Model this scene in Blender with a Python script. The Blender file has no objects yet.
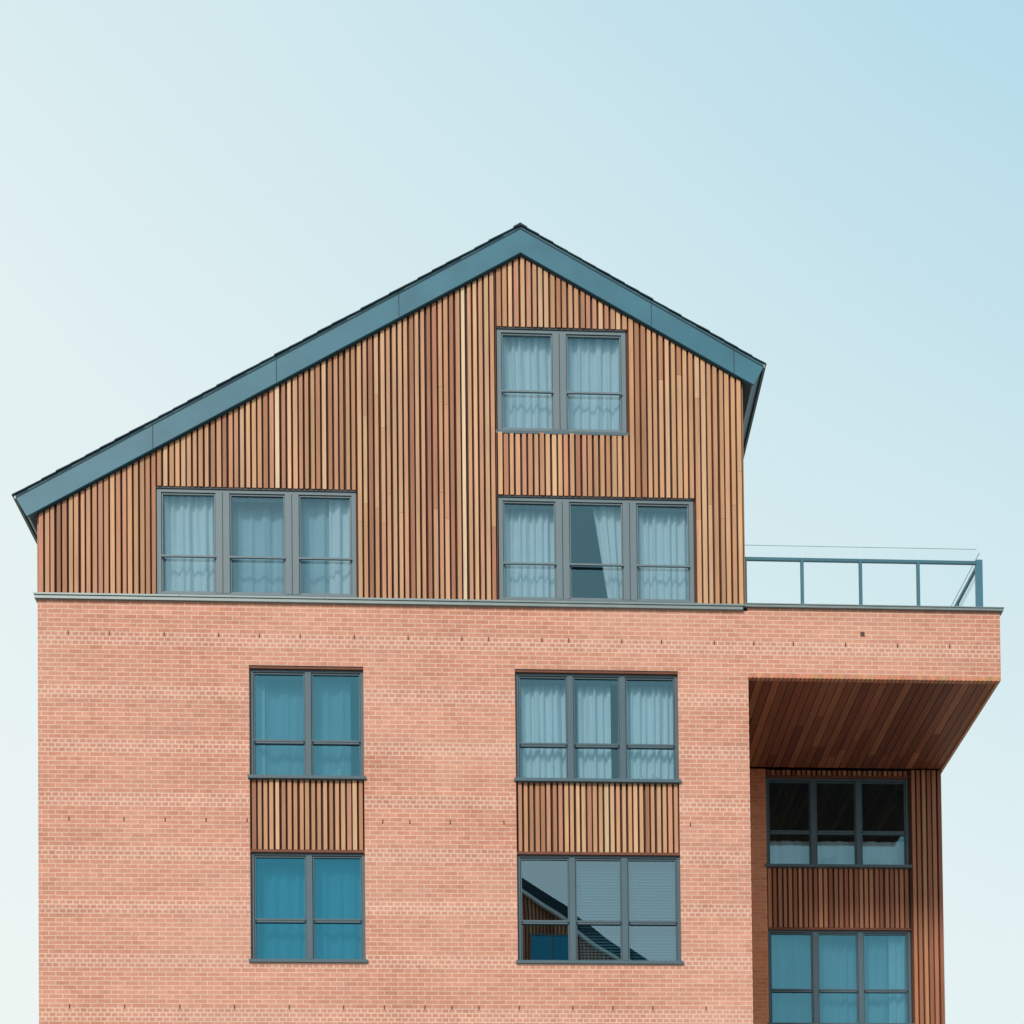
import bpy, math, random, bmesh
from mathutils import Matrix, Vector
random.seed(7)
scene=bpy.context.scene
COL=scene.collection
# ---------------------------------------------------------------- helpers
class MB:
    def __init__(s): s.v=[];s.f=[];s.c=[]
    def quad(s,a,b,c,d,col=(1,1,1)):
        n=len(s.v); s.v+= [a,b,c,d]; s.f.append((n,n+1,n+2,n+3)); s.c.append(col)
    def poly(s,pts,col=(1,1,1)):
        n=len(s.v); s.v+=list(pts); s.f.append(tuple(range(n,n+len(pts)))); s.c.append(col)
    def box(s,x0,x1,y0,y1,z0,z1,col=(1,1,1),z1r=None,z0r=None):
        if z1r is None:z1r=z1
        if z0r is None:z0r=z0
        n=len(s.v)
        s.v+=[(x0,y0,z0),(x1,y0,z0r),(x1,y1,z0r),(x0,y1,z0),(x0,y0,z1),(x1,y0,z1r),(x1,y1,z1r),(x0,y1,z1)]
        for q in ((0,3,2,1),(4,5,6,7),(0,1,5,4),(1,2,6,5),(2,3,7,6),(3,0,4,7)):
            s.f.append(tuple(n+i for i in q)); s.c.append(col)
    def prism(s,poly,y0,y1,col=(1,1,1)):
        n=len(s.v);m=len(poly)
        s.v+=[(x,y0,z) for x,z in poly]+[(x,y1,z) for x,z in poly]
        s.f.append(tuple(range(n,n+m)));s.c.append(col)
        s.f.append(tuple(range(n+2*m-1,n+m-1,-1)));s.c.append(col)
        for i in range(m):
            j=(i+1)%m
            s.f.append((n+i,n+m+i,n+m+j,n+j));s.c.append(col)
    def make(s,name,mat,parent=None,smooth=False):
        me=bpy.data.meshes.new(name); me.from_pydata(s.v,[],s.f)
        a=me.color_attributes.new('Col','FLOAT_COLOR','CORNER')
        i=0
        for p,c in zip(me.polygons,s.c):
            for _ in range(p.loop_total):
                a.data[i].color=(c[0],c[1],c[2],1); i+=1
            p.use_smooth=smooth
        me.materials.append(mat)
        o=bpy.data.objects.new(name,me); COL.objects.link(o)
        if parent: o.parent=parent
        return o
def empty(name):
    e=bpy.data.objects.new(name,None); COL.objects.link(e); return e
class N:
    def __init__(s,name):
        s.m=bpy.data.materials.new(name); s.m.use_nodes=True
        s.t=s.m.node_tree; s.n=s.t.nodes; s.n.clear()
        s.out=s.n.new('ShaderNodeOutputMaterial')
    def new(s,t,**k):
        x=s.n.new(t)
        for a,b in k.items(): setattr(x,a,b)
        return x
    def l(s,a,b): s.t.links.new(a,b)
    def math(s,op,a,b=None,c=None):
        x=s.new('ShaderNodeMath',operation=op)
        for i,v in enumerate((a,b,c)):
            if v is None: continue
            if isinstance(v,(int,float)): x.inputs[i].default_value=v
            else: s.l(v,x.inputs[i])
        return x.outputs[0]
    def mix(s,f,a,b,bt='MIX'):
        x=s.new('ShaderNodeMix',data_type='RGBA',blend_type=bt)
        for i,v in ((0,f),(6,a),(7,b)):
            if isinstance(v,(int,float)): x.inputs[i].default_value=v
            elif isinstance(v,tuple): x.inputs[i].default_value=(v[0],v[1],v[2],1)
            else: s.l(v,x.inputs[i])
        return x.outputs[2]
    def noise(s,vec,scale,detail=3,rough=.5):
        x=s.new('ShaderNodeTexNoise'); x.inputs['Scale'].default_value=scale; x.inputs['Detail'].default_value=detail
        x.inputs['Roughness'].default_value=rough
        if vec is not None: s.l(vec,x.inputs['Vector'])
        return x.outputs[0]
    def ramp(s,f,stops):
        x=s.new('ShaderNodeValToRGB'); e=x.color_ramp.elements
        while len(e)<len(stops): e.new(.5)
        for q,(p,c) in zip(e,stops): q.position=p; q.color=(c[0],c[1],c[2],1)
        s.l(f,x.inputs[0]); return x.outputs[0]
    def bsdf(s,col,rough=.7,metal=0.,bump=None,bstr=.3,bdist=.01,spec=.5):
        b=s.new('ShaderNodeBsdfPrincipled')
        if isinstance(col,tuple): b.inputs['Base Color'].default_value=(col[0],col[1],col[2],1)
        else: s.l(col,b.inputs['Base Color'])
        if isinstance(rough,(int,float)): b.inputs['Roughness'].default_value=rough
        else: s.l(rough,b.inputs['Roughness'])
        b.inputs['Metallic'].default_value=metal
        b.inputs['Specular IOR Level'].default_value=spec
        if bump is not None:
            u=s.new('ShaderNodeBump'); u.inputs['Strength'].default_value=bstr; u.inputs['Distance'].default_value=bdist
            s.l(bump,u.inputs['Height']); s.l(u.outputs[0],b.inputs['Normal'])
        s.l(b.outputs[0],s.out.inputs[0]); return s.m
# ---------------------------------------------------------------- materials
def mat_brick(name,c1,c2,mort,bands=True,tint=1.):
    k=N(name)
    tc=k.new('ShaderNodeTexCoord').outputs['Object']
    sp=k.new('ShaderNodeSeparateXYZ'); k.l(tc,sp.inputs[0])
    u=k.math('ADD',sp.outputs[0],sp.outputs[1]); z=sp.outputs[2]
    cb=k.new('ShaderNodeCombineXYZ'); k.l(u,cb.inputs[0]); k.l(z,cb.inputs[1])
    def brick(w,ms,off,mo):
        b=k.new('ShaderNodeTexBrick'); k.l(cb.outputs[0],b.inputs['Vector'])
        b.offset=off; b.inputs['Scale'].default_value=1; b.inputs['Brick Width'].default_value=w
        b.inputs['Row Height'].default_value=.075; b.inputs['Mortar Size'].default_value=ms
        b.inputs['Mortar Smooth'].default_value=.1; b.inputs['Bias'].default_value=-.1
        b.inputs['Color1'].default_value=(*c1,1); b.inputs['Color2'].default_value=(*c2,1); b.inputs['Mortar'].default_value=(*mo,1)
        return b
    b1=brick(.225,.007,.5,mort); col=b1.outputs[0]; fac=b1.outputs[1]
    if bands:
        m2=tuple(.1*a+.9*b for a,b in zip(c1,mort))
        b2=brick(.1125,.012,.5,m2)
        fr=k.math('FRACT',k.math('DIVIDE',k.math('ADD',z,.15),.9))
        mk=k.math('LESS_THAN',fr,.25)
        col=k.mix(mk,col,b2.outputs[0])
        fac=k.math('ADD',k.math('MULTIPLY',fac,k.math('SUBTRACT',1.,mk)),k.math('MULTIPLY',b2.outputs[1],mk))
    n1=k.noise(cb.outputs[0],.35,5,.6)
    n2=k.noise(cb.outputs[0],9,3,.6)
    mp=k.new('ShaderNodeMapping'); mp.inputs['Scale'].default_value=(.25,3.,1); k.l(cb.outputs[0],mp.inputs[0])
    n3=k.noise(mp.outputs[0],1.3,4,.6)
    sn=k.new('ShaderNodeCombineXYZ'); k.l(k.math('FLOOR',k.math('DIVIDE',u,.1125)),sn.inputs[0]); k.l(k.math('FLOOR',k.math('DIVIDE',z,.075)),sn.inputs[1])
    wn=k.new('ShaderNodeTexWhiteNoise'); wn.noise_dimensions='2D'; k.l(sn.outputs[0],wn.inputs['Vector'])
    v=k.math('ADD',k.math('ADD',k.math('MULTIPLY',n1,.34),k.math('MULTIPLY',n2,.26)),k.math('MULTIPLY',n3,.42))
    v=k.math('ADD',k.math('ADD',v,.43),k.math('MULTIPLY',wn.outputs[0],.13))
    hs=k.new('ShaderNodeHueSaturation'); k.l(col,hs.inputs['Color']); k.l(v,hs.inputs['Value'])
    bl=k.ramp(n1,[(.40,(0,0,0)),(.70,(.6,.6,.6))])
    col2=k.mix(k.math('MULTIPLY',bl,.5),hs.outputs[0],(.68,.44,.35))
    h=k.math('SUBTRACT',k.math('MULTIPLY',n2,.4),fac)
    return k.bsdf(col2,.85,bump=h,bstr=.35,bdist=.005,spec=.25)
M_BRICK=mat_brick('brick_pink',(.64,.285,.195),(.56,.23,.15),(.74,.50,.40))
M_BRICK2=mat_brick('brick_recess',(.72,.25,.11),(.60,.19,.08),(.62,.36,.23),bands=False)
def mat_wood(name,dark=1.,rough=.65):
    k=N(name)
    at=k.new('ShaderNodeAttribute'); at.attribute_name='Col'
    tc=k.new('ShaderNodeTexCoord').outputs['Object']
    mp=k.new('ShaderNodeMapping'); mp.inputs['Scale'].default_value=(40,40,1.2); k.l(tc,mp.inputs[0])
    n=k.noise(mp.outputs[0],1.,4,.6)
    mp2=k.new('ShaderNodeMapping'); mp2.inputs['Scale'].default_value=(2.5,2.5,.5); k.l(tc,mp2.inputs[0])
    n2=k.noise(mp2.outputs[0],1.,3,.6)
    v=k.math('ADD',k.math('ADD',k.math('MULTIPLY',n,.7),k.math('MULTIPLY',n2,.6)),.38)
    hs=k.new('ShaderNodeHueSaturation'); k.l(at.outputs[0],hs.inputs['Color']); k.l(k.math('MULTIPLY',v,dark),hs.inputs['Value'])
    return k.bsdf(hs.outputs[0],rough,bump=n,bstr=.3,bdist=.003,spec=.3)
M_WOOD=mat_wood('cedar_battens')
def mat_soffit():
    k=N('soffit_boards')
    at=k.new('ShaderNodeAttribute'); at.attribute_name='Col'
    tc=k.new('ShaderNodeTexCoord').outputs['Object']
    mp=k.new('ShaderNodeMapping'); mp.inputs['Scale'].default_value=(30,1,30); k.l(tc,mp.inputs[0])
    n=k.noise(mp.outputs[0],1.,4,.6)
    hs=k.new('ShaderNodeHueSaturation'); k.l(at.outputs[0],hs.inputs['Color']); k.l(k.math('ADD',n,.5),hs.inputs['Value'])
    return k.bsdf(hs.outputs[0],.5,bump=n,bstr=.2,bdist=.003)
M_SOFFIT=mat_soffit()
def simple(name,c,rough=.6,metal=0.,var=.25,scale=2.,spec=.5):
    k=N(name); tc=k.new('ShaderNodeTexCoord').outputs['Object']
    n=k.noise(tc,scale,5,.6)
    hs=k.new('ShaderNodeHueSaturation'); hs.inputs['Color'].default_value=(*c,1)
    k.l(k.math('ADD',k.math('MULTIPLY',n,var*2),1-var),hs.inputs['Value'])
    return k.bsdf(hs.outputs[0],rough,metal,spec=spec)
M_BACK=simple('batten_backing',(.085,.036,.022),.9)
M_FRAME=simple('frame_grey_upper',(.155,.205,.23),.5,0,.12,2,.3)
M_FRAME_D=simple('frame_grey_lower',(.085,.135,.165),.5,0,.12,2,.3)
M_DARK=simple('dark_seal',(.022,.03,.037),.6)
M_FASCIA=simple('zinc_fascia',(.05,.165,.225),.5,.0,.30,1.2,.3)
M_SLATE=simple('roof_slate',(.022,.045,.058),.7,0,.4,4,.3)
M_COPING=simple('coping_metal',(.22,.27,.27),.45,.2,.2,3)
M_POST=simple('balustrade_paint',(.05,.17,.23),.4,.0,.15)
M_CURTAIN=simple('curtain_cloth',(.82,.80,.78),.9,0,.06,3,.1)
M_SHEER=simple('sheer_cloth',(.50,.58,.60),.9,0,.14,2,.1)
M_BLIND=simple('blind_slats',(.50,.58,.60),.7,0,.08,3,.2)
M_ROOM=simple('room_plaster',(.32,.37,.38),.9,0,.1,1,.1)
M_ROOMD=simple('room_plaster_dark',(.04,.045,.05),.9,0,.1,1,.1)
M_PAVE=simple('paving',(.34,.32,.295),.85,0,.2,.8)
M_ROAD=simple('asphalt',(.05,.05,.052),.9,0,.25,1.5)
M_GROUND=simple('ground_soil',(.16,.17,.13),.95,0,.3,.2)
M_LINE=simple('road_paint',(.7,.7,.68),.7)
M_TERR=simple('terrace_deck',(.3,.3,.29),.8)
M_BRASS=simple('ornament_ceramic',(.6,.55,.5),.5)
def mat_glass(name,tr,gl,f0,fk):
    k=N(name)
    t=k.new('ShaderNodeBsdfTransparent'); t.inputs[0].default_value=(*tr,1)
    g=k.new('ShaderNodeBsdfGlossy'); g.inputs[0].default_value=(*gl,1); g.inputs['Roughness'].default_value=.005
    lw=k.new('ShaderNodeLayerWeight'); lw.inputs[0].default_value=.35
    f=k.math('ADD',k.math('MULTIPLY',lw.outputs['Fresnel'],fk),f0)
    tc=k.new('ShaderNodeTexCoord').outputs['Object']
    n=k.noise(tc,.9,1,.4)
    u=k.new('ShaderNodeBump'); u.inputs['Strength'].default_value=.06; u.inputs['Distance'].default_value=.02; k.l(n,u.inputs['Height'])
    k.l(u.outputs[0],g.inputs['Normal'])
    m=k.new('ShaderNodeMixShader'); k.l(f,m.inputs[0]); k.l(t.outputs[0],m.inputs[1]); k.l(g.outputs[0],m.inputs[2])
    k.l(m.outputs[0],k.out.inputs[0]); return k.m
M_GLASS=mat_glass('glass_upper',(.75,.90,.97),(.36,.66,.80),.20,.4)
M_GLASS_M=mat_glass('glass_light_tint',(.72,.89,.97),(.30,.62,.76),.20,.4)
M_GLASS_D=mat_glass('glass_solar',(.34,.74,.87),(.09,.45,.64),.36,.4)
M_GLASS_S=mat_glass('glass_solar_light',(.52,.80,.91),(.18,.52,.67),.32,.4)
M_GLASS_R=mat_glass('glass_reflective',(.40,.70,.82),(.40,.58,.67),.42,.4)
M_GLASS_C=mat_glass('glass_clear',(.96,.985,.985),(.85,.93,.95),.03,.25)
# ---------------------------------------------------------------- building
B=empty('apartment_building')
T=.25
APX=.49
def wall(mb,x0,x1,z0,top,ops,y,depth=T):
    xs=sorted(set([x0,x1]+[v for o in ops for v in o[:2] if x0<v<x1]+([APX] if x0<APX<x1 else [])))
    for a,b in zip(xs,xs[1:]):
        m=(a+b)/2; cuts=sorted([(o[2],o[3]) for o in ops if o[0]<m<o[1]])
        lo=z0
        for c0,c1 in cuts:
            if c0>lo: mb.quad((a,y,lo),(b,y,lo),(b,y,c0),(a,y,c0))
            lo=c1
        mb.quad((a,y,lo),(b,y,lo),(b,y,top(b)),(a,y,top(a)))
    for o in ops:
        a,b,c,d=o; Y=y+depth
        mb.quad((a,y,c),(a,y,d),(a,Y,d),(a,Y,c)); mb.quad((b,y,c),(b,Y,c),(b,Y,d),(b,y,d))
        mb.quad((a,y,d),(b,y,d),(b,Y,d),(a,Y,d)); mb.quad((a,y,c),(a,Y,c),(b,Y,c),(b,y,c))
PAL=[((.55,.295,.16),6),((.49,.25,.13),6),((.41,.19,.10),3.5),((.61,.36,.205),3),((.68,.46,.30),.4),((.33,.14,.08),1.4),((.50,.23,.14),2)]
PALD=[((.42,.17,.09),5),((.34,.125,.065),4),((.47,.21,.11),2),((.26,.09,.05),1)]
def pick(pal,rnd):
    t=sum(w for _,w in pal); r=rnd.random()*t
    for c,w in pal:
        r-=w
        if r<=0: break
    j=rnd.uniform(.88,1.1)
    return tuple(v*j*rnd.uniform(.97,1.03) for v in c)
def battens(mb,x0,x1,zb,top,ops,y0,y1,pitch,wd,seed,pal=PAL,joints=True,zone=None):
    rnd=random.Random(seed); n=max(1,round((x1-x0)/pitch)); p=(x1-x0)/n
    for i in range(n):
        xc=x0+(i+.5)*p+rnd.uniform(-.006,.006); w=wd*rnd.uniform(.88,1.08)/2
        segs=[];lo=zb
        for o in sorted([o for o in ops if o[0]-.03<xc<o[1]+.03],key=lambda o:o[2]):
            segs.append((lo,o[2],False)); lo=o[3]
        segs.append((lo,None,True))
        P=zone(xc) if zone else pal
        for a,b,last in segs:
            tl,tr=(top(xc-w),top(xc+w)) if last else (b,b)
            if min(tl,tr)-a<.03: continue
            cur=a; yy=y0+rnd.uniform(-.007,.005)
            while joints and min(tl,tr)-cur>2.6 and rnd.random()<.4:
                h=rnd.uniform(1.2,2.3); mb.box(xc-w,xc+w,yy,y1,cur,cur+h-.004,pick(P,rnd)); cur+=h
            mb.box(xc-w,xc+w,yy,y1,cur,tl,pick(P,rnd),z1r=tr)
flat=lambda z:(lambda x:z)
SL,SR=.570,.553
AZ=22.38; TH=.45
LT=(-7.93,AZ-SL*(APX+7.93)); RT=(4.62,AZ-SR*(4.62-APX))
def under(x): return (AZ-TH+.01)-(SL*(APX-x) if x<APX else SR*(x-APX))
# windows --------------------------------------------------------
frames_u,frames_l,darks=MB(),MB(),MB()
GL={'u':MB(),'m':MB(),'d':MB(),'s':MB(),'r':MB()}
curt,sheer,blind,rooms,roomsd,sills,knobs=MB(),MB(),MB(),MB(),MB(),MB(),MB()
lint=MB(); orn=MB()
def cloth(mb,x0,x1,z0,z1,y,seed,fold=.15,amp=.042,sweep=0.):
    rnd=random.Random(seed); nx=max(8,int((x1-x0)/.012)); nz=8
    ph=rnd.uniform(0,6); fq=[rnd.uniform(.8,1.25) for _ in range(3)]
    def P(i,j):
        u=i/nx; w=j/nz; x=x0+(x1-x0)*u
        if sweep:
            g=sweep*(1-w)
            x = x + (x1-x)*g if sweep>0 else x+(x-x0)*g
        ph2=ph+.5*math.sin(w*3+seed)
        s=x0+(x1-x0)*u
        yy=y+amp*(.6*math.sin(s/fold*6.28*fq[0]+ph2)+.4*math.sin(s/fold*3.1*fq[1]+2*ph)+.25*math.sin(s/fold*11*fq[2]))
        return (x,yy,z0+(z1-z0)*w)
    for i in range(nx):
        for j in range(nz):
            mb.quad(P(i,j),P(i+1,j),P(i+1,j+1),P(i,j+1))
def window(x0,x1,z0,z1,y,mulls,tz,kind,fill,sd=0,dark=False,glass='d'):
    up=kind=='u'; F=frames_u if up else frames_l; G=GL[glass]
    set_=.0 if up else .055
    yf=y+set_; yb=yf+.07
    fw=.075 if up else .055; mw=.115 if up else .05
    if not up:
        lint.box(x0+.002,x1-.002,y+.015,y+.2,z1-.045,z1-.003,(.17,.06,.035)); zt=z1-.047
    else: zt=z1-.003; darks.box(x0,x1,yf-.015,yf+.05,z1-.03,z1-.002); zt=z1-.032
    zb=z0+.035
    F.box(x0+.002,x0+fw,yf,yb,zb,zt); F.box(x1-fw,x1-.002,yf,yb,zb,zt)
    F.box(x0+fw,x1-fw,yf,yb,zt-fw*.7,zt); F.box(x0+fw,x1-fw,yf,yb,zb,zb+fw*.55)
    edges=[x0+fw]
    for m in mulls:
        F.box(m-mw,m+mw,yf-.004,yb,zb+fw*.55,zt-fw*.7)
        edges+=[m-mw,m+mw]
        if up: darks.box(m-.006,m+.006,yf-.007,yf-.003,zb+fw*.55,zt-fw*.7)
    edges.append(x1-fw)
    rnd=random.Random(sd+int(x0*100)+int(z0*10))
    for pi in range(len(mulls)+1):
        a,b=edges[2*pi],edges[2*pi+1]; zl,zh=zb+fw*.55,zt-fw*.7
        s=.018
        darks.box(a,a+.008,yf+.012,yf+.05,zl,zh); darks.box(b-.008,b,yf+.012,yf+.05,zl,zh)
        darks.box(a+.008,b-.008,yf+.012,yf+.05,zh-.012,zh)
        F.box(a+.008,a+.008+s,yf+.016,yf+.06,zl,zh-.012); F.box(b-.008-s,b-.008,yf+.016,yf+.06,zl,zh-.012)
        F.box(a+.008+s,b-.008-s,yf+.016,yf+.06,zh-.012-s,zh-.012)
        if up:
            F.box(a,b,yf-.03,yf+.004,tz-.014,tz+.014)
            F.box(a+.03,b-.03,yf+.018,yf+.06,zl,zl+.035)
        else:
            F.box(a,b,yf+.002,yf+.065,tz-.032,tz+.032)
            darks.box(a+.01,b-.01,yf-.001,yf+.001,tz-.004,tz+.004)
            for xx in (a+.02,b-.02): knobs.box(xx-.014,xx+.014,yf-.014,yf+.001,tz-.014,tz+.014)
        e=rnd.uniform(-.0015,.0015)
        G.quad((a,yf+.04+e,zl),(b,yf+.04-e,zl),(b,yf+.04-e,zh),(a,yf+.04+e,zh))
        yc=yb+.10
        for k,u0,u1 in fill[pi]:
            xa=a-.03+(b-a+.06)*u0; xb=a-.03+(b-a+.06)*u1
            sdn=rnd.random()*50
            if k=='c': cloth(curt,xa,xb,z0+.02,z1-.06,yc,sdn)
            if k=='r': cloth(curt,xa,xb,z0+.02,z1-.06,yc,sdn,sweep=.5)
            if k=='l': cloth(curt,xa,xb,z0+.02,z1-.06,yc,sdn,sweep=-.5)
            if k=='s': cloth(sheer,xa,xb,z0+.02,z1-.06,yc+.07,sdn,.22,.03)
            if k=='h': cloth(curt,xa,xb,z0+.02,tz-.08,yc+.07,sdn,.3,.02)
            if k=='b':
                zz=z0+.06
                while zz<z1-.12:
                    blind.quad((xa,yc-.02,zz),(xb,yc-.02,zz),(xb,yc+.012,zz+.042),(xa,yc+.012,zz+.042)); zz+=.05
            if k=='d': darks.box(a+.03,b-.03,yf+.046,yf+.058,zh-.115,zh-.035)
            if k=='o':
                for q in range(4):
                    xo=xa+(xb-xa)*rnd.uniform(.1,.9); w=rnd.uniform(.03,.07); h=rnd.uniform(.08,.22)
                    cx=[(xo+w*r*math.cos(t*math.pi/4),yb+.04+.4*w*r*math.sin(t*math.pi/4),z0+.06+h*hh) for hh,r in ((0,.6),(.3,1),(.7,.8),(.85,.4),(1,.6)) for t in range(8)]
                    n=len(orn.v); orn.v+=cx
                    for lv in range(4):
                        for t in range(8):
                            orn.f.append((n+lv*8+t,n+lv*8+(t+1)%8,n+lv*8+8+(t+1)%8,n+lv*8+8+t)); orn.c.append((1,1,1))
    sills.box(x0-.03,x1+.03,y-.035,y+set_+.03,z0-.018,z0+.033)
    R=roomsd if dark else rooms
    a,b,c,d,Y0,Y1=x0-.25,x1+.25,z0-.05,z1+.1,y+T+.002,y+T+2.6
    R.quad((a,Y1,c),(b,Y1,c),(b,Y1,d),(a,Y1,d)); R.quad((a,Y0,c),(a,Y1,c),(a,Y1,d),(a,Y0,d)); R.quad((b,Y0,c),(b,Y0,d),(b,Y1,d),(b,Y1,c))
    R.quad((a,Y0,c),(b,Y0,c),(b,Y1,c),(a,Y1,c)); R.quad((a,Y0,d),(a,Y1,d),(b,Y1,d),(b,Y0,d))
GY=.0
GW=[(.07,2.26,18.88,20.70),(-5.63,-2.32,15.98,17.84),(.07,3.38,15.98,17.81)]
window(*GW[0],GY,[1.13],19.59,'u',[[('c',.05,1)],[('c',0,.95)]],1,glass='u')
window(*GW[1],GY,[-4.54,-3.39],16.66,'u',[[('c',.05,1)],[('d',0,1),('s',0,1)],[('c',.55,.98),('s',0,.6)]],2,glass='u')
window(*GW[2],GY,[1.15,2.29],16.64,'u',[[('c',0,1),('d',0,1)],[('r',.45,1)],[('c',0,1),('d',0,1)]],3,glass='u')
ops=[]; SP=[]
S=3.09
W2o=[-3.15]; W3o=[1.25,2.135]
for xa,xb,mm,g0,g1,fills in ((-4.12,-2.22,W2o,'s','d',{0:[[('s',0,1),('d',0,1),('c',0,.22)],[('s',0,.75),('o',.3,.9)]],1:[[('s',0,1),('d',.2,1)],[('s',.0,1)]]}),
                       (.32,3.08,W3o,'m','r',{0:[[('c',0,1),('d',0,1)],[('d',0,1),('c',.12,.8)],[('c',0,1),('d',0,1),('o',.2,.8)]],1:[[],[('b',0,1)],[('b',0,1)]]})):
    for base in (0,-2*S):
        z0=9.86+base; ops.append((xa,xb,z0,14.85+base))
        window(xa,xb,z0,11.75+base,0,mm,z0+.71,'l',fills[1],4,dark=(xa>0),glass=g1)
        window(xa,xb,12.95+base,14.85+base,0,mm,12.95+base+.64,'l',fills[0],5,glass=g0)
        SP.append((xa,xb,11.755+base,12.93+base,0))
    ops.append((xa,xb,.6,2.43)); window(xa,xb,.6,2.43,0,mm,1.25,'l',fills[0],6)
RY=3.4
for i in range(5):
    zt=14.66-i*S if i==0 else 11.70-(i-1)*S
    z0=12.88-i*S if i else 12.88
    if i: z0=9.80-(i-1)*S
    if z0<.3: continue
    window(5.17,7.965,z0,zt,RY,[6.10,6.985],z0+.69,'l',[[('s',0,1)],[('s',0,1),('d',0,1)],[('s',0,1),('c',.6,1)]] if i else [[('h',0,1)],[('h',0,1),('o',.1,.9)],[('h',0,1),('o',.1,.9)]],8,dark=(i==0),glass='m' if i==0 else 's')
    SP.append((5.17,7.965,zt+.005,(12.86-(i-1)*S) if i else 14.765,RY))
M=MB()
wall(M,-7.59,4.28,0,flat(15.90),ops,0)
wall(M,4.28,8.64,14.77,flat(15.955),[],0)
M.quad((-7.59,12,0),(-7.59,0,0),(-7.59,0,15.90),(-7.59,12,15.90))
M.quad((8.64,0,14.77),(8.64,12,14.77),(8.64,12,15.955),(8.64,0,15.955))
M.quad((8.60,3.4,0),(8.60,12,0),(8.60,12,14.77),(8.60,3.4,14.77))
M.quad((8.64,12,0),(-7.59,12,0),(-7.59,12,15.90),(8.64,12,15.90))
M.make('brick_walls',M_BRICK,B)
M=MB()
M.quad((4.28,0,0),(4.28,3.4,0),(4.28,3.4,14.77),(4.28,0,14.77))
M.quad((4.28,RY,0),(5.17,RY,0),(5.17,RY,14.77),(4.28,RY,14.77))
M.quad((5.17,RY,0),(5.17,RY+T,0),(5.17,RY+T,14.77),(5.17,RY,14.77))
M.make('recess_brick',M_BRICK2,B)
M=MB(); rnd=random.Random(4)
x=4.285
while x<8.62:
    M.box(x,x+.062,-.006,.1,14.755,14.83,tuple(v*rnd.uniform(.8,1.1) for v in (.60,.25,.15))); x+=.075
M.make('box_soldier_lip',M_WOOD,B)
M=MB(); rnd=random.Random(11); n=30; p=(8.60-4.30)/n
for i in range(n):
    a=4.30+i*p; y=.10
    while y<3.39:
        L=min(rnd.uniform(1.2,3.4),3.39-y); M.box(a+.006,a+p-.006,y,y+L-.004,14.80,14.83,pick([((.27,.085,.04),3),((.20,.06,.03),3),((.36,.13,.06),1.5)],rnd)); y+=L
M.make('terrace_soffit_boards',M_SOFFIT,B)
M=MB(); M.quad((4.28,.1,14.835),(4.28,3.4,14.835),(8.62,3.4,14.835),(8.62,.1,14.835))
M.make('terrace_soffit_backing',M_BACK,B)
M=MB(); M.box(8.595,8.637,.1,3.4,14.772,14.83); M.make('soffit_edge_trim',M_BRICK2,B)
M=MB(); M.quad((4.235,.06,15.94),(8.6,.06,15.94),(8.6,12,15.94),(4.235,12,15.94)); M.quad((-7.59,.0,15.905),(4.235,.0,15.905),(4.235,12,15.905),(-7.59,12,15.905))
M.make('terrace_deck',M_TERR,B)
M=MB(); K=MB(); sd=20
for a,b,c,d,y in SP:
    if c<0: c=0
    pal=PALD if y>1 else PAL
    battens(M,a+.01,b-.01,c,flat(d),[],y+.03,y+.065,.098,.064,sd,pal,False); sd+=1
    K.quad((a,y+.07,c),(b,y+.07,c),(b,y+.07,d),(a,y+.07,d))
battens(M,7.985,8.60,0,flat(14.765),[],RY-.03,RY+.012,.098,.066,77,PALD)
K.quad((7.97,RY+.014,0),(8.60,RY+.014,0),(8.60,RY+.014,14.77),(7.97,RY+.014,14.77))
K.quad((7.97,RY+.014,0),(7.97,RY+T,0),(7.97,RY+T,14.77),(7.97,RY+.014,14.77))
PALZ=[((.58,.33,.185),5),((.50,.25,.135),4),((.36,.155,.085),3.5),((.70,.50,.33),1.5),((.52,.26,.15),3)]
PALR=[((.57,.31,.165),5),((.51,.265,.14),5),((.41,.185,.095),3),((.62,.37,.215),2)]
zone=lambda x: PALZ if -2.3<x<.05 else (PALR if x>2.3 else PAL)
battens(M,-7.575,.045,15.99,under,GW,-.03,.005,.098,.064,5,zone=zone)
battens(M,.055,4.23,15.99,under,GW,-.03,.005,.102,.068,2,zone=zone)
M.box(.045,.055,-.034,.005,15.99,under(.05),(.15,.06,.035))
M.make('timber_battens',M_WOOD,B)
wall(K,-7.57,4.225,15.91,under,GW,.01)
K.quad((-7.57,12,15.91),(-7.57,.01,15.91),(-7.57,.01,under(-7.57)),(-7.57,12,under(-7.57)))
K.quad((4.225,.01,15.91),(4.225,12,15.91),(4.225,12,under(4.225)),(4.225,.01,under(4.225)))
K.poly([(4.225,12,15.91),(-7.57,12,15.91),(-7.57,12,under(-7.57)),(APX,12,under(APX)),(4.225,12,under(4.225))])
K.make('batten_backing',M_BACK,B)
M=MB(); rnd=random.Random(5)
y=.03
while y<12:
    for xx,s in ((4.228,1),(-7.573,-1)):
        x0,x1=(xx,xx+.03) if s>0 else (xx-.03,xx)
        M.box(x0,x1,y,y+.07,15.98,under(xx)-.02,pick(PAL,rnd))
    y+=.10
M.make('flank_battens',M_WOOD,B)
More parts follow.
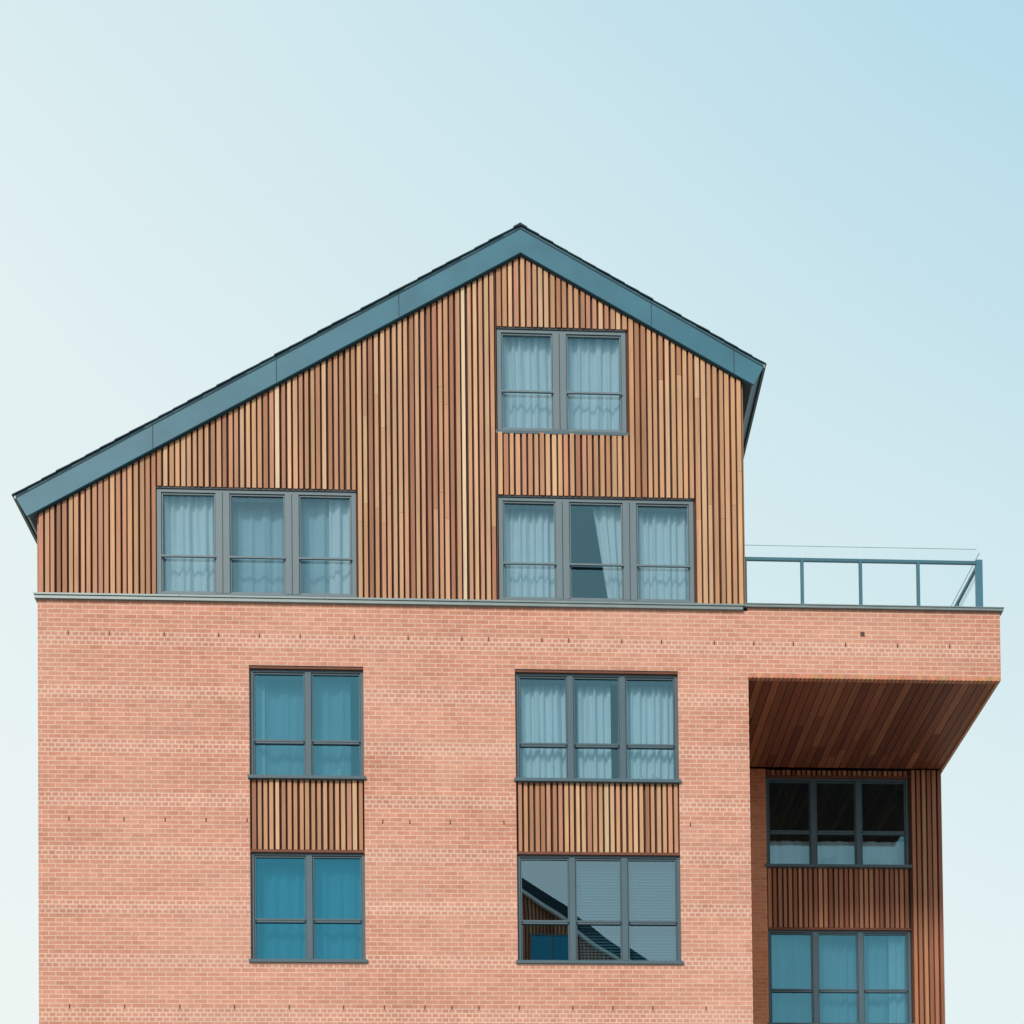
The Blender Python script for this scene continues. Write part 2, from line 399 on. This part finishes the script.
for mb,nm,mt in ((frames_u,'gable_window_frames',M_FRAME),(frames_l,'brick_window_frames',M_FRAME_D),(darks,'window_seals',M_DARK),(GL['u'],'gable_window_glass',M_GLASS),
    (GL['d'],'solar_window_glass',M_GLASS_D),(GL['s'],'pale_solar_window_glass',M_GLASS_S),(GL['m'],'light_window_glass',M_GLASS_M),(GL['r'],'reflective_window_glass',M_GLASS_R),(curt,'curtains',M_CURTAIN),(sheer,'sheer_curtains',M_SHEER),(blind,'venetian_blinds',M_BLIND),(rooms,'rooms',M_ROOM),(roomsd,'rooms_dark',M_ROOMD),
    (sills,'window_sills',M_FRAME_D),(knobs,'frame_fixings',M_DARK),(orn,'sill_ornaments',M_BRASS)):
    o=mb.make(nm,mt,B,smooth=nm in('curtains','sheer_curtains'))
    if nm in('curtains','sheer_curtains'):
        bm=bmesh.new(); bm.from_mesh(o.data); bmesh.ops.remove_doubles(bm,verts=bm.verts,dist=.0005); bm.to_mesh(o.data); bm.free()
lint.make('window_lintels',M_WOOD,B)
M=MB(); rnd=random.Random(3)
for zz,xr in ((15.31,(-7.3,8.4)),(12.19,(-7.3,4.1)),(9.06,(-7.3,4.1)),(5.9,(-7.3,4.1)),(2.9,(-7.3,4.1))):
    x=xr[0]+.2
    while x<xr[1]:
        if not any(o[0]-.05<x<o[1]+.05 and o[2]<zz<o[3] for o in ops):
            M.box(x,x+.018,-.004,.01,zz,zz+.07)
        x+=rnd.choice((.45,.675,.675,.9,.9))
M.box(6.22,6.29,-.008,.01,15.50,15.57)
M.make('weep_vents',simple('vent_plastic',(.10,.04,.03),.7),B)
M=MB()
M.box(-7.63,4.20,-.05,.0,15.90,15.955)
x=-7.64
while x<4.2:
    x2=min(x+2.4,4.24); M.box(x,x2-.008,-.065,-.0,15.956,15.985); x+=2.4
M.box(4.241,8.69,-.05,.22,15.955,15.995); M.box(4.241,8.70,-.06,.23,15.996,16.01)
M.box(8.47,8.69,.231,12.05,15.955,16.0)
M.box(-7.63,-7.59,.0,12.05,15.90,15.985)
M.make('parapet_coping',M_COPING,B)
# roof
def perp(pt,s,L=.38):
    n=math.hypot(1,s); return (pt[0]+s/n*L*(1 if pt[0]<0 else -1),pt[1]-1/n*L)
LB=perp(LT,SL,TH*math.cos(math.atan(SL))); RB=perp(RT,SR,TH*math.cos(math.atan(SR)))
M=MB()
M.prism([LB,(APX,AZ-TH),(APX,AZ),LT],-.095,-.055); M.prism([(APX,AZ-TH),RB,RT,(APX,AZ)],-.095,-.055)
M.make('roof_fascia',M_FASCIA,B)
M=MB()
def along(s0,s1,off0,off1,y0,y1,side,mb):
    k=SL if side<0 else SR
    P=lambda s,o:(APX+side*s,AZ-k*s-o)
    q=[P(s0,off1),P(s1,off1),P(s1,off0),P(s0,off0)]
    if side<0: q=[q[1],q[0],q[3],q[2]]
    mb.prism(q,y0,y1)
along(0,8.42,.03,.055,-.099,-.0955,-1,M); along(0,4.13,.03,.055,-.099,-.0955,1,M)
along(.0,8.06,.44,.475,-.054,-.036,-1,M); along(.0,3.74,.44,.475,-.054,-.036,1,M)  # dark strip below the fascia, painted in as eave shadow
for s in (2.05,4.1,6.15): along(s,s+.012,.0,.44,-.0965,-.0955,-1,M)
for s in (2.2,3.6): along(s,s+.012,.0,.44,-.0965,-.0955,1,M)
M.make('fascia_seams_and_shade',M_SLATE,B)
M=MB()
M.prism([(LB[0]+.02,LB[1]+.03),(APX,AZ-TH+.03),(APX,AZ-.01),(LT[0]+.02,LT[1])],-.055,12.4)
M.prism([(APX,AZ-TH+.03),(RB[0]-.02,RB[1]+.03),(RT[0]-.02,RT[1]),(APX,AZ-.01)],-.055,12.4)
M.make('roof_deck',M_FRAME_D,B)
M=MB()
M.box(LT[0]-.012,LT[0]+.02,-.10,12.4,LT[1]-.05,LT[1]+.015); M.box(RT[0]-.02,RT[0]+.012,-.10,12.4,RT[1]-.05,RT[1]+.015)
M.make('eaves_trim',M_COPING,B)
M=MB(); rnd=random.Random(9)
for side,L,k in ((-1,8.46,SL),(1,4.16,SR)):
    s=L
    while s>0.02:
        s0=max(0,s-.24); a=.006+rnd.uniform(0,.005)
        P=lambda q,o:(APX+side*q,AZ-k*q+o)
        pts=[P(s,a+.003),P(s,a+.022),P(s0,.020),P(s0,.003)]
        if side<0: pts=[pts[0],pts[3],pts[2],pts[1]]
        M.prism(pts,-.12+rnd.uniform(-.006,.006),12.45); s-=.24
M.prism([(APX-.12,AZ-.05),(APX,AZ+.0),(APX+.12,AZ-.05),(APX+.12,AZ-.03),(APX,AZ+.04),(APX-.12,AZ-.03)],-.125,12.45)
M.make('roof_slates',M_SLATE,B)
# ---------------------------------------------------------------- terrace balustrade
G=empty('glass_balustrade')
M=MB()
by=.10
for x in (4.27,5.25,6.26,7.26): M.box(x-.026,x+.026,by-.025,by+.025,15.945,16.86)
M.box(8.27,8.375,by-.04,by+.05,15.945,16.90)
M.box(4.25,8.27,by-.022,by+.022,16.835,16.885)
M.box(4.25,8.27,by-.015,by+.015,16.05,16.075)
M.box(8.30,8.345,.15,7.5,16.835,16.885); M.box(8.315,8.335,.15,7.5,16.05,16.075)
for y in (1.3,2.5,3.7,4.9,6.1,7.3): M.box(8.302,8.342,y-.022,y+.022,15.945,16.835)
M.make('rails_and_posts',M_POST,G)
M=MB()
for a,b in ((4.29,5.235),(5.265,6.245),(6.275,7.245),(7.275,8.27)): M.quad((a,by-.03,16.06),(b,by-.03,16.06),(b,by-.03,17.08),(a,by-.03,17.08))
M.quad((8.36,.16,16.06),(8.36,7.5,16.06),(8.36,7.5,17.08),(8.36,.16,17.08))
M.make('glass_panels',M_GLASS_C,G)
M=MB(); M.box(4.27,8.28,by-.036,by-.024,17.081,17.088); M.box(8.354,8.366,.16,7.5,17.081,17.088); M.make('glass_edge',simple('glass_edge',(.5,.66,.66),.2),G)
# ---------------------------------------------------------------- opposite building (seen mirrored in the window glass)
O=empty('apartment_building')
oy=-40.
prof=lambda x: 28.0-(.72*(-.9-x) if x<-.9 else .70*(x+.9))
M=MB()
M.prism([(-4.6,0),(6.3,0),(6.3,prof(6.3)),(-.9,prof(-.9)),(-4.6,prof(-4.6))],oy-10,oy)
M.make('gable_body',M_BACK,O)
M=MB(); rnd=random.Random(31); x=-4.55
while x<6.2:
    M.box(x,x+.1,oy+.002,oy+.04,20.5,prof(x)-.35,tuple(min(.85,v*1.5) for v in pick(PALD,rnd)),z1r=prof(x+.1)-.35); x+=.16
M.make('timber_battens',M_WOOD,O)
M=MB(); M.box(-4.6,6.3,oy+.002,oy+.06,0,20.4); M.make('brick_front',M_BRICK,O)
M=MB()
M.prism([(-4.9,prof(-4.9)-.3),(-.9,27.7),(-.9,28.2),(-4.9,prof(-4.9)+.2)],oy-10,oy+.3)
M.prism([(-.9,27.7),(6.6,prof(6.6)-.3),(6.6,prof(6.6)+.2),(-.9,28.2)],oy-10,oy+.3)
M.make('roof',M_SLATE,O)
M=MB()
M.prism([(-.9,27.55),(6.6,prof(6.6)-.45),(6.6,prof(6.6)-.31),(-.9,27.69)],oy+.1,oy+.32)
M.make('barge_board',simple('pale_board',(.75,.75,.72),.5),O)
M=MB(); M2=MB()
for xa,xb,za,zb in ((1.4,3.4,22.6,24.4),(-3.2,-1.2,22.6,24.4),(-3.4,-.9,16,18),(1.4,3.9,16,18),(-3.4,-.9,12.9,14.9),(1.4,3.9,12.9,14.9),(-3.4,-.9,9.8,11.8),(1.4,3.9,9.8,11.8),(-3.4,-.9,6.7,8.7),(1.4,3.9,6.7,8.7),(-3.4,-.9,3.6,5.6),(1.4,3.9,3.6,5.6)):
    M.box(xa,xb,oy+.062,oy+.09,za,zb)
    for q in (xa,(xa+xb)/2-.04,xb-.08): M2.box(q,q+.08,oy+.091,oy+.13,za,zb)
    for q in (za,zb-.08): M2.box(xa+.08,xb-.08,oy+.091,oy+.12,q,q+.08)
M.make('window_glass',M_GLASS_D,O); M2.make('window_frames',M_FRAME,O)
# ---------------------------------------------------------------- ground
M=MB(); M.quad((-900,-900,-.13),(900,-900,-.13),(900,900,-.13),(-900,900,-.13)); M.make('ground',M_GROUND)
M=MB(); M.box(-60,60,-11,25,-.12,0); M.box(-60,60,-39,-22,-.12,0); M.make('pavement',M_PAVE)
M=MB(); M.quad((-200,-22,-.124),(200,-22,-.124),(200,-11,-.124),(-200,-11,-.124)); M.make('road',M_ROAD)
M=MB()
for i in range(-30,30): M.quad((i*5,-16.56,-.118),(i*5+2.5,-16.56,-.118),(i*5+2.5,-16.44,-.118),(i*5,-16.44,-.118))
M.make('road_markings',M_LINE)
# ---------------------------------------------------------------- light
EL=math.radians(38); AZM=math.radians(208)
sd=Vector((math.sin(AZM)*math.cos(EL),math.cos(AZM)*math.cos(EL),math.sin(EL)))
L=bpy.data.lights.new('sun','SUN'); L.energy=2.75; L.angle=math.radians(11); L.color=(1,.94,.86)
so=bpy.data.objects.new('sun',L); COL.objects.link(so); so.rotation_euler=sd.to_track_quat('Z','Y').to_euler(); so.location=(-20,-30,40)
w=bpy.data.worlds.new('World'); scene.world=w; w.use_nodes=True
nt=w.node_tree; nt.nodes.clear()
out=nt.nodes.new('ShaderNodeOutputWorld'); bg=nt.nodes.new('ShaderNodeBackground'); bg.inputs[1].default_value=.1
sky=nt.nodes.new('ShaderNodeTexSky'); sky.sky_type='NISHITA'; sky.sun_disc=False; sky.sun_elevation=EL; sky.sun_rotation=AZM
sky.air_density=1.; sky.dust_density=2.; sky.ozone_density=1.5
tc=nt.nodes.new('ShaderNodeTexCoord'); dp=nt.nodes.new('ShaderNodeVectorMath'); dp.operation='DOT_PRODUCT'
nt.links.new(tc.outputs['Generated'],dp.inputs[0]); dp.inputs[1].default_value=(.42,0,.907)
cr=nt.nodes.new('ShaderNodeValToRGB'); e=cr.color_ramp.elements; e.new(.5); e.new(.6)
nz=nt.nodes.new('ShaderNodeTexNoise'); nz.inputs['Scale'].default_value=1.6; nz.inputs['Detail'].default_value=3
nt.links.new(tc.outputs['Generated'],nz.inputs['Vector'])
ad=nt.nodes.new('ShaderNodeMath'); ad.operation='MULTIPLY_ADD'; nt.links.new(nz.outputs[0],ad.inputs[0]); ad.inputs[1].default_value=.12; nt.links.new(dp.outputs['Value'],ad.inputs[2])
nt.links.new(ad.outputs[0],cr.inputs[0])
for q,(p,c) in zip(e,((.22,(.86,.92,.90)),(.50,(.77,.885,.895)),(.67,(.63,.81,.86)),(.91,(.33,.63,.80)))): q.position=p; q.color=(*c,1)
sc=nt.nodes.new('ShaderNodeVectorMath'); sc.operation='SCALE'; sc.inputs['Scale'].default_value=10.3; nt.links.new(cr.outputs[0],sc.inputs[0])
mx=nt.nodes.new('ShaderNodeMix'); mx.data_type='RGBA'; mx.inputs[0].default_value=.95
nt.links.new(sky.outputs[0],mx.inputs[6]); nt.links.new(sc.outputs[0],mx.inputs[7]); nt.links.new(mx.outputs[2],bg.inputs[0]); nt.links.new(bg.outputs[0],out.inputs[0])
# ---------------------------------------------------------------- camera
yaw,pitch,roll,cx,cy=0.049657,0.023032,-0.011432,578.07,1419.82
cam=bpy.data.cameras.new('camera'); co=bpy.data.objects.new('camera',cam); COL.objects.link(co)
cam.sensor_width=36; cam.lens=1500/1024*36; cam.clip_end=3000
cam.shift_x=(512-cx)/1024; cam.shift_y=(cy-512)/1024
co.matrix_world=Matrix.Translation((0,-25,1.6))@(Matrix.Rotation(-yaw,4,'Z')@Matrix.Rotation(math.pi/2+pitch,4,'X')@Matrix.Rotation(roll,4,'Z'))
scene.camera=co
scene.view_settings.view_transform='Standard'; scene.view_settings.look='None'; scene.view_settings.exposure=0
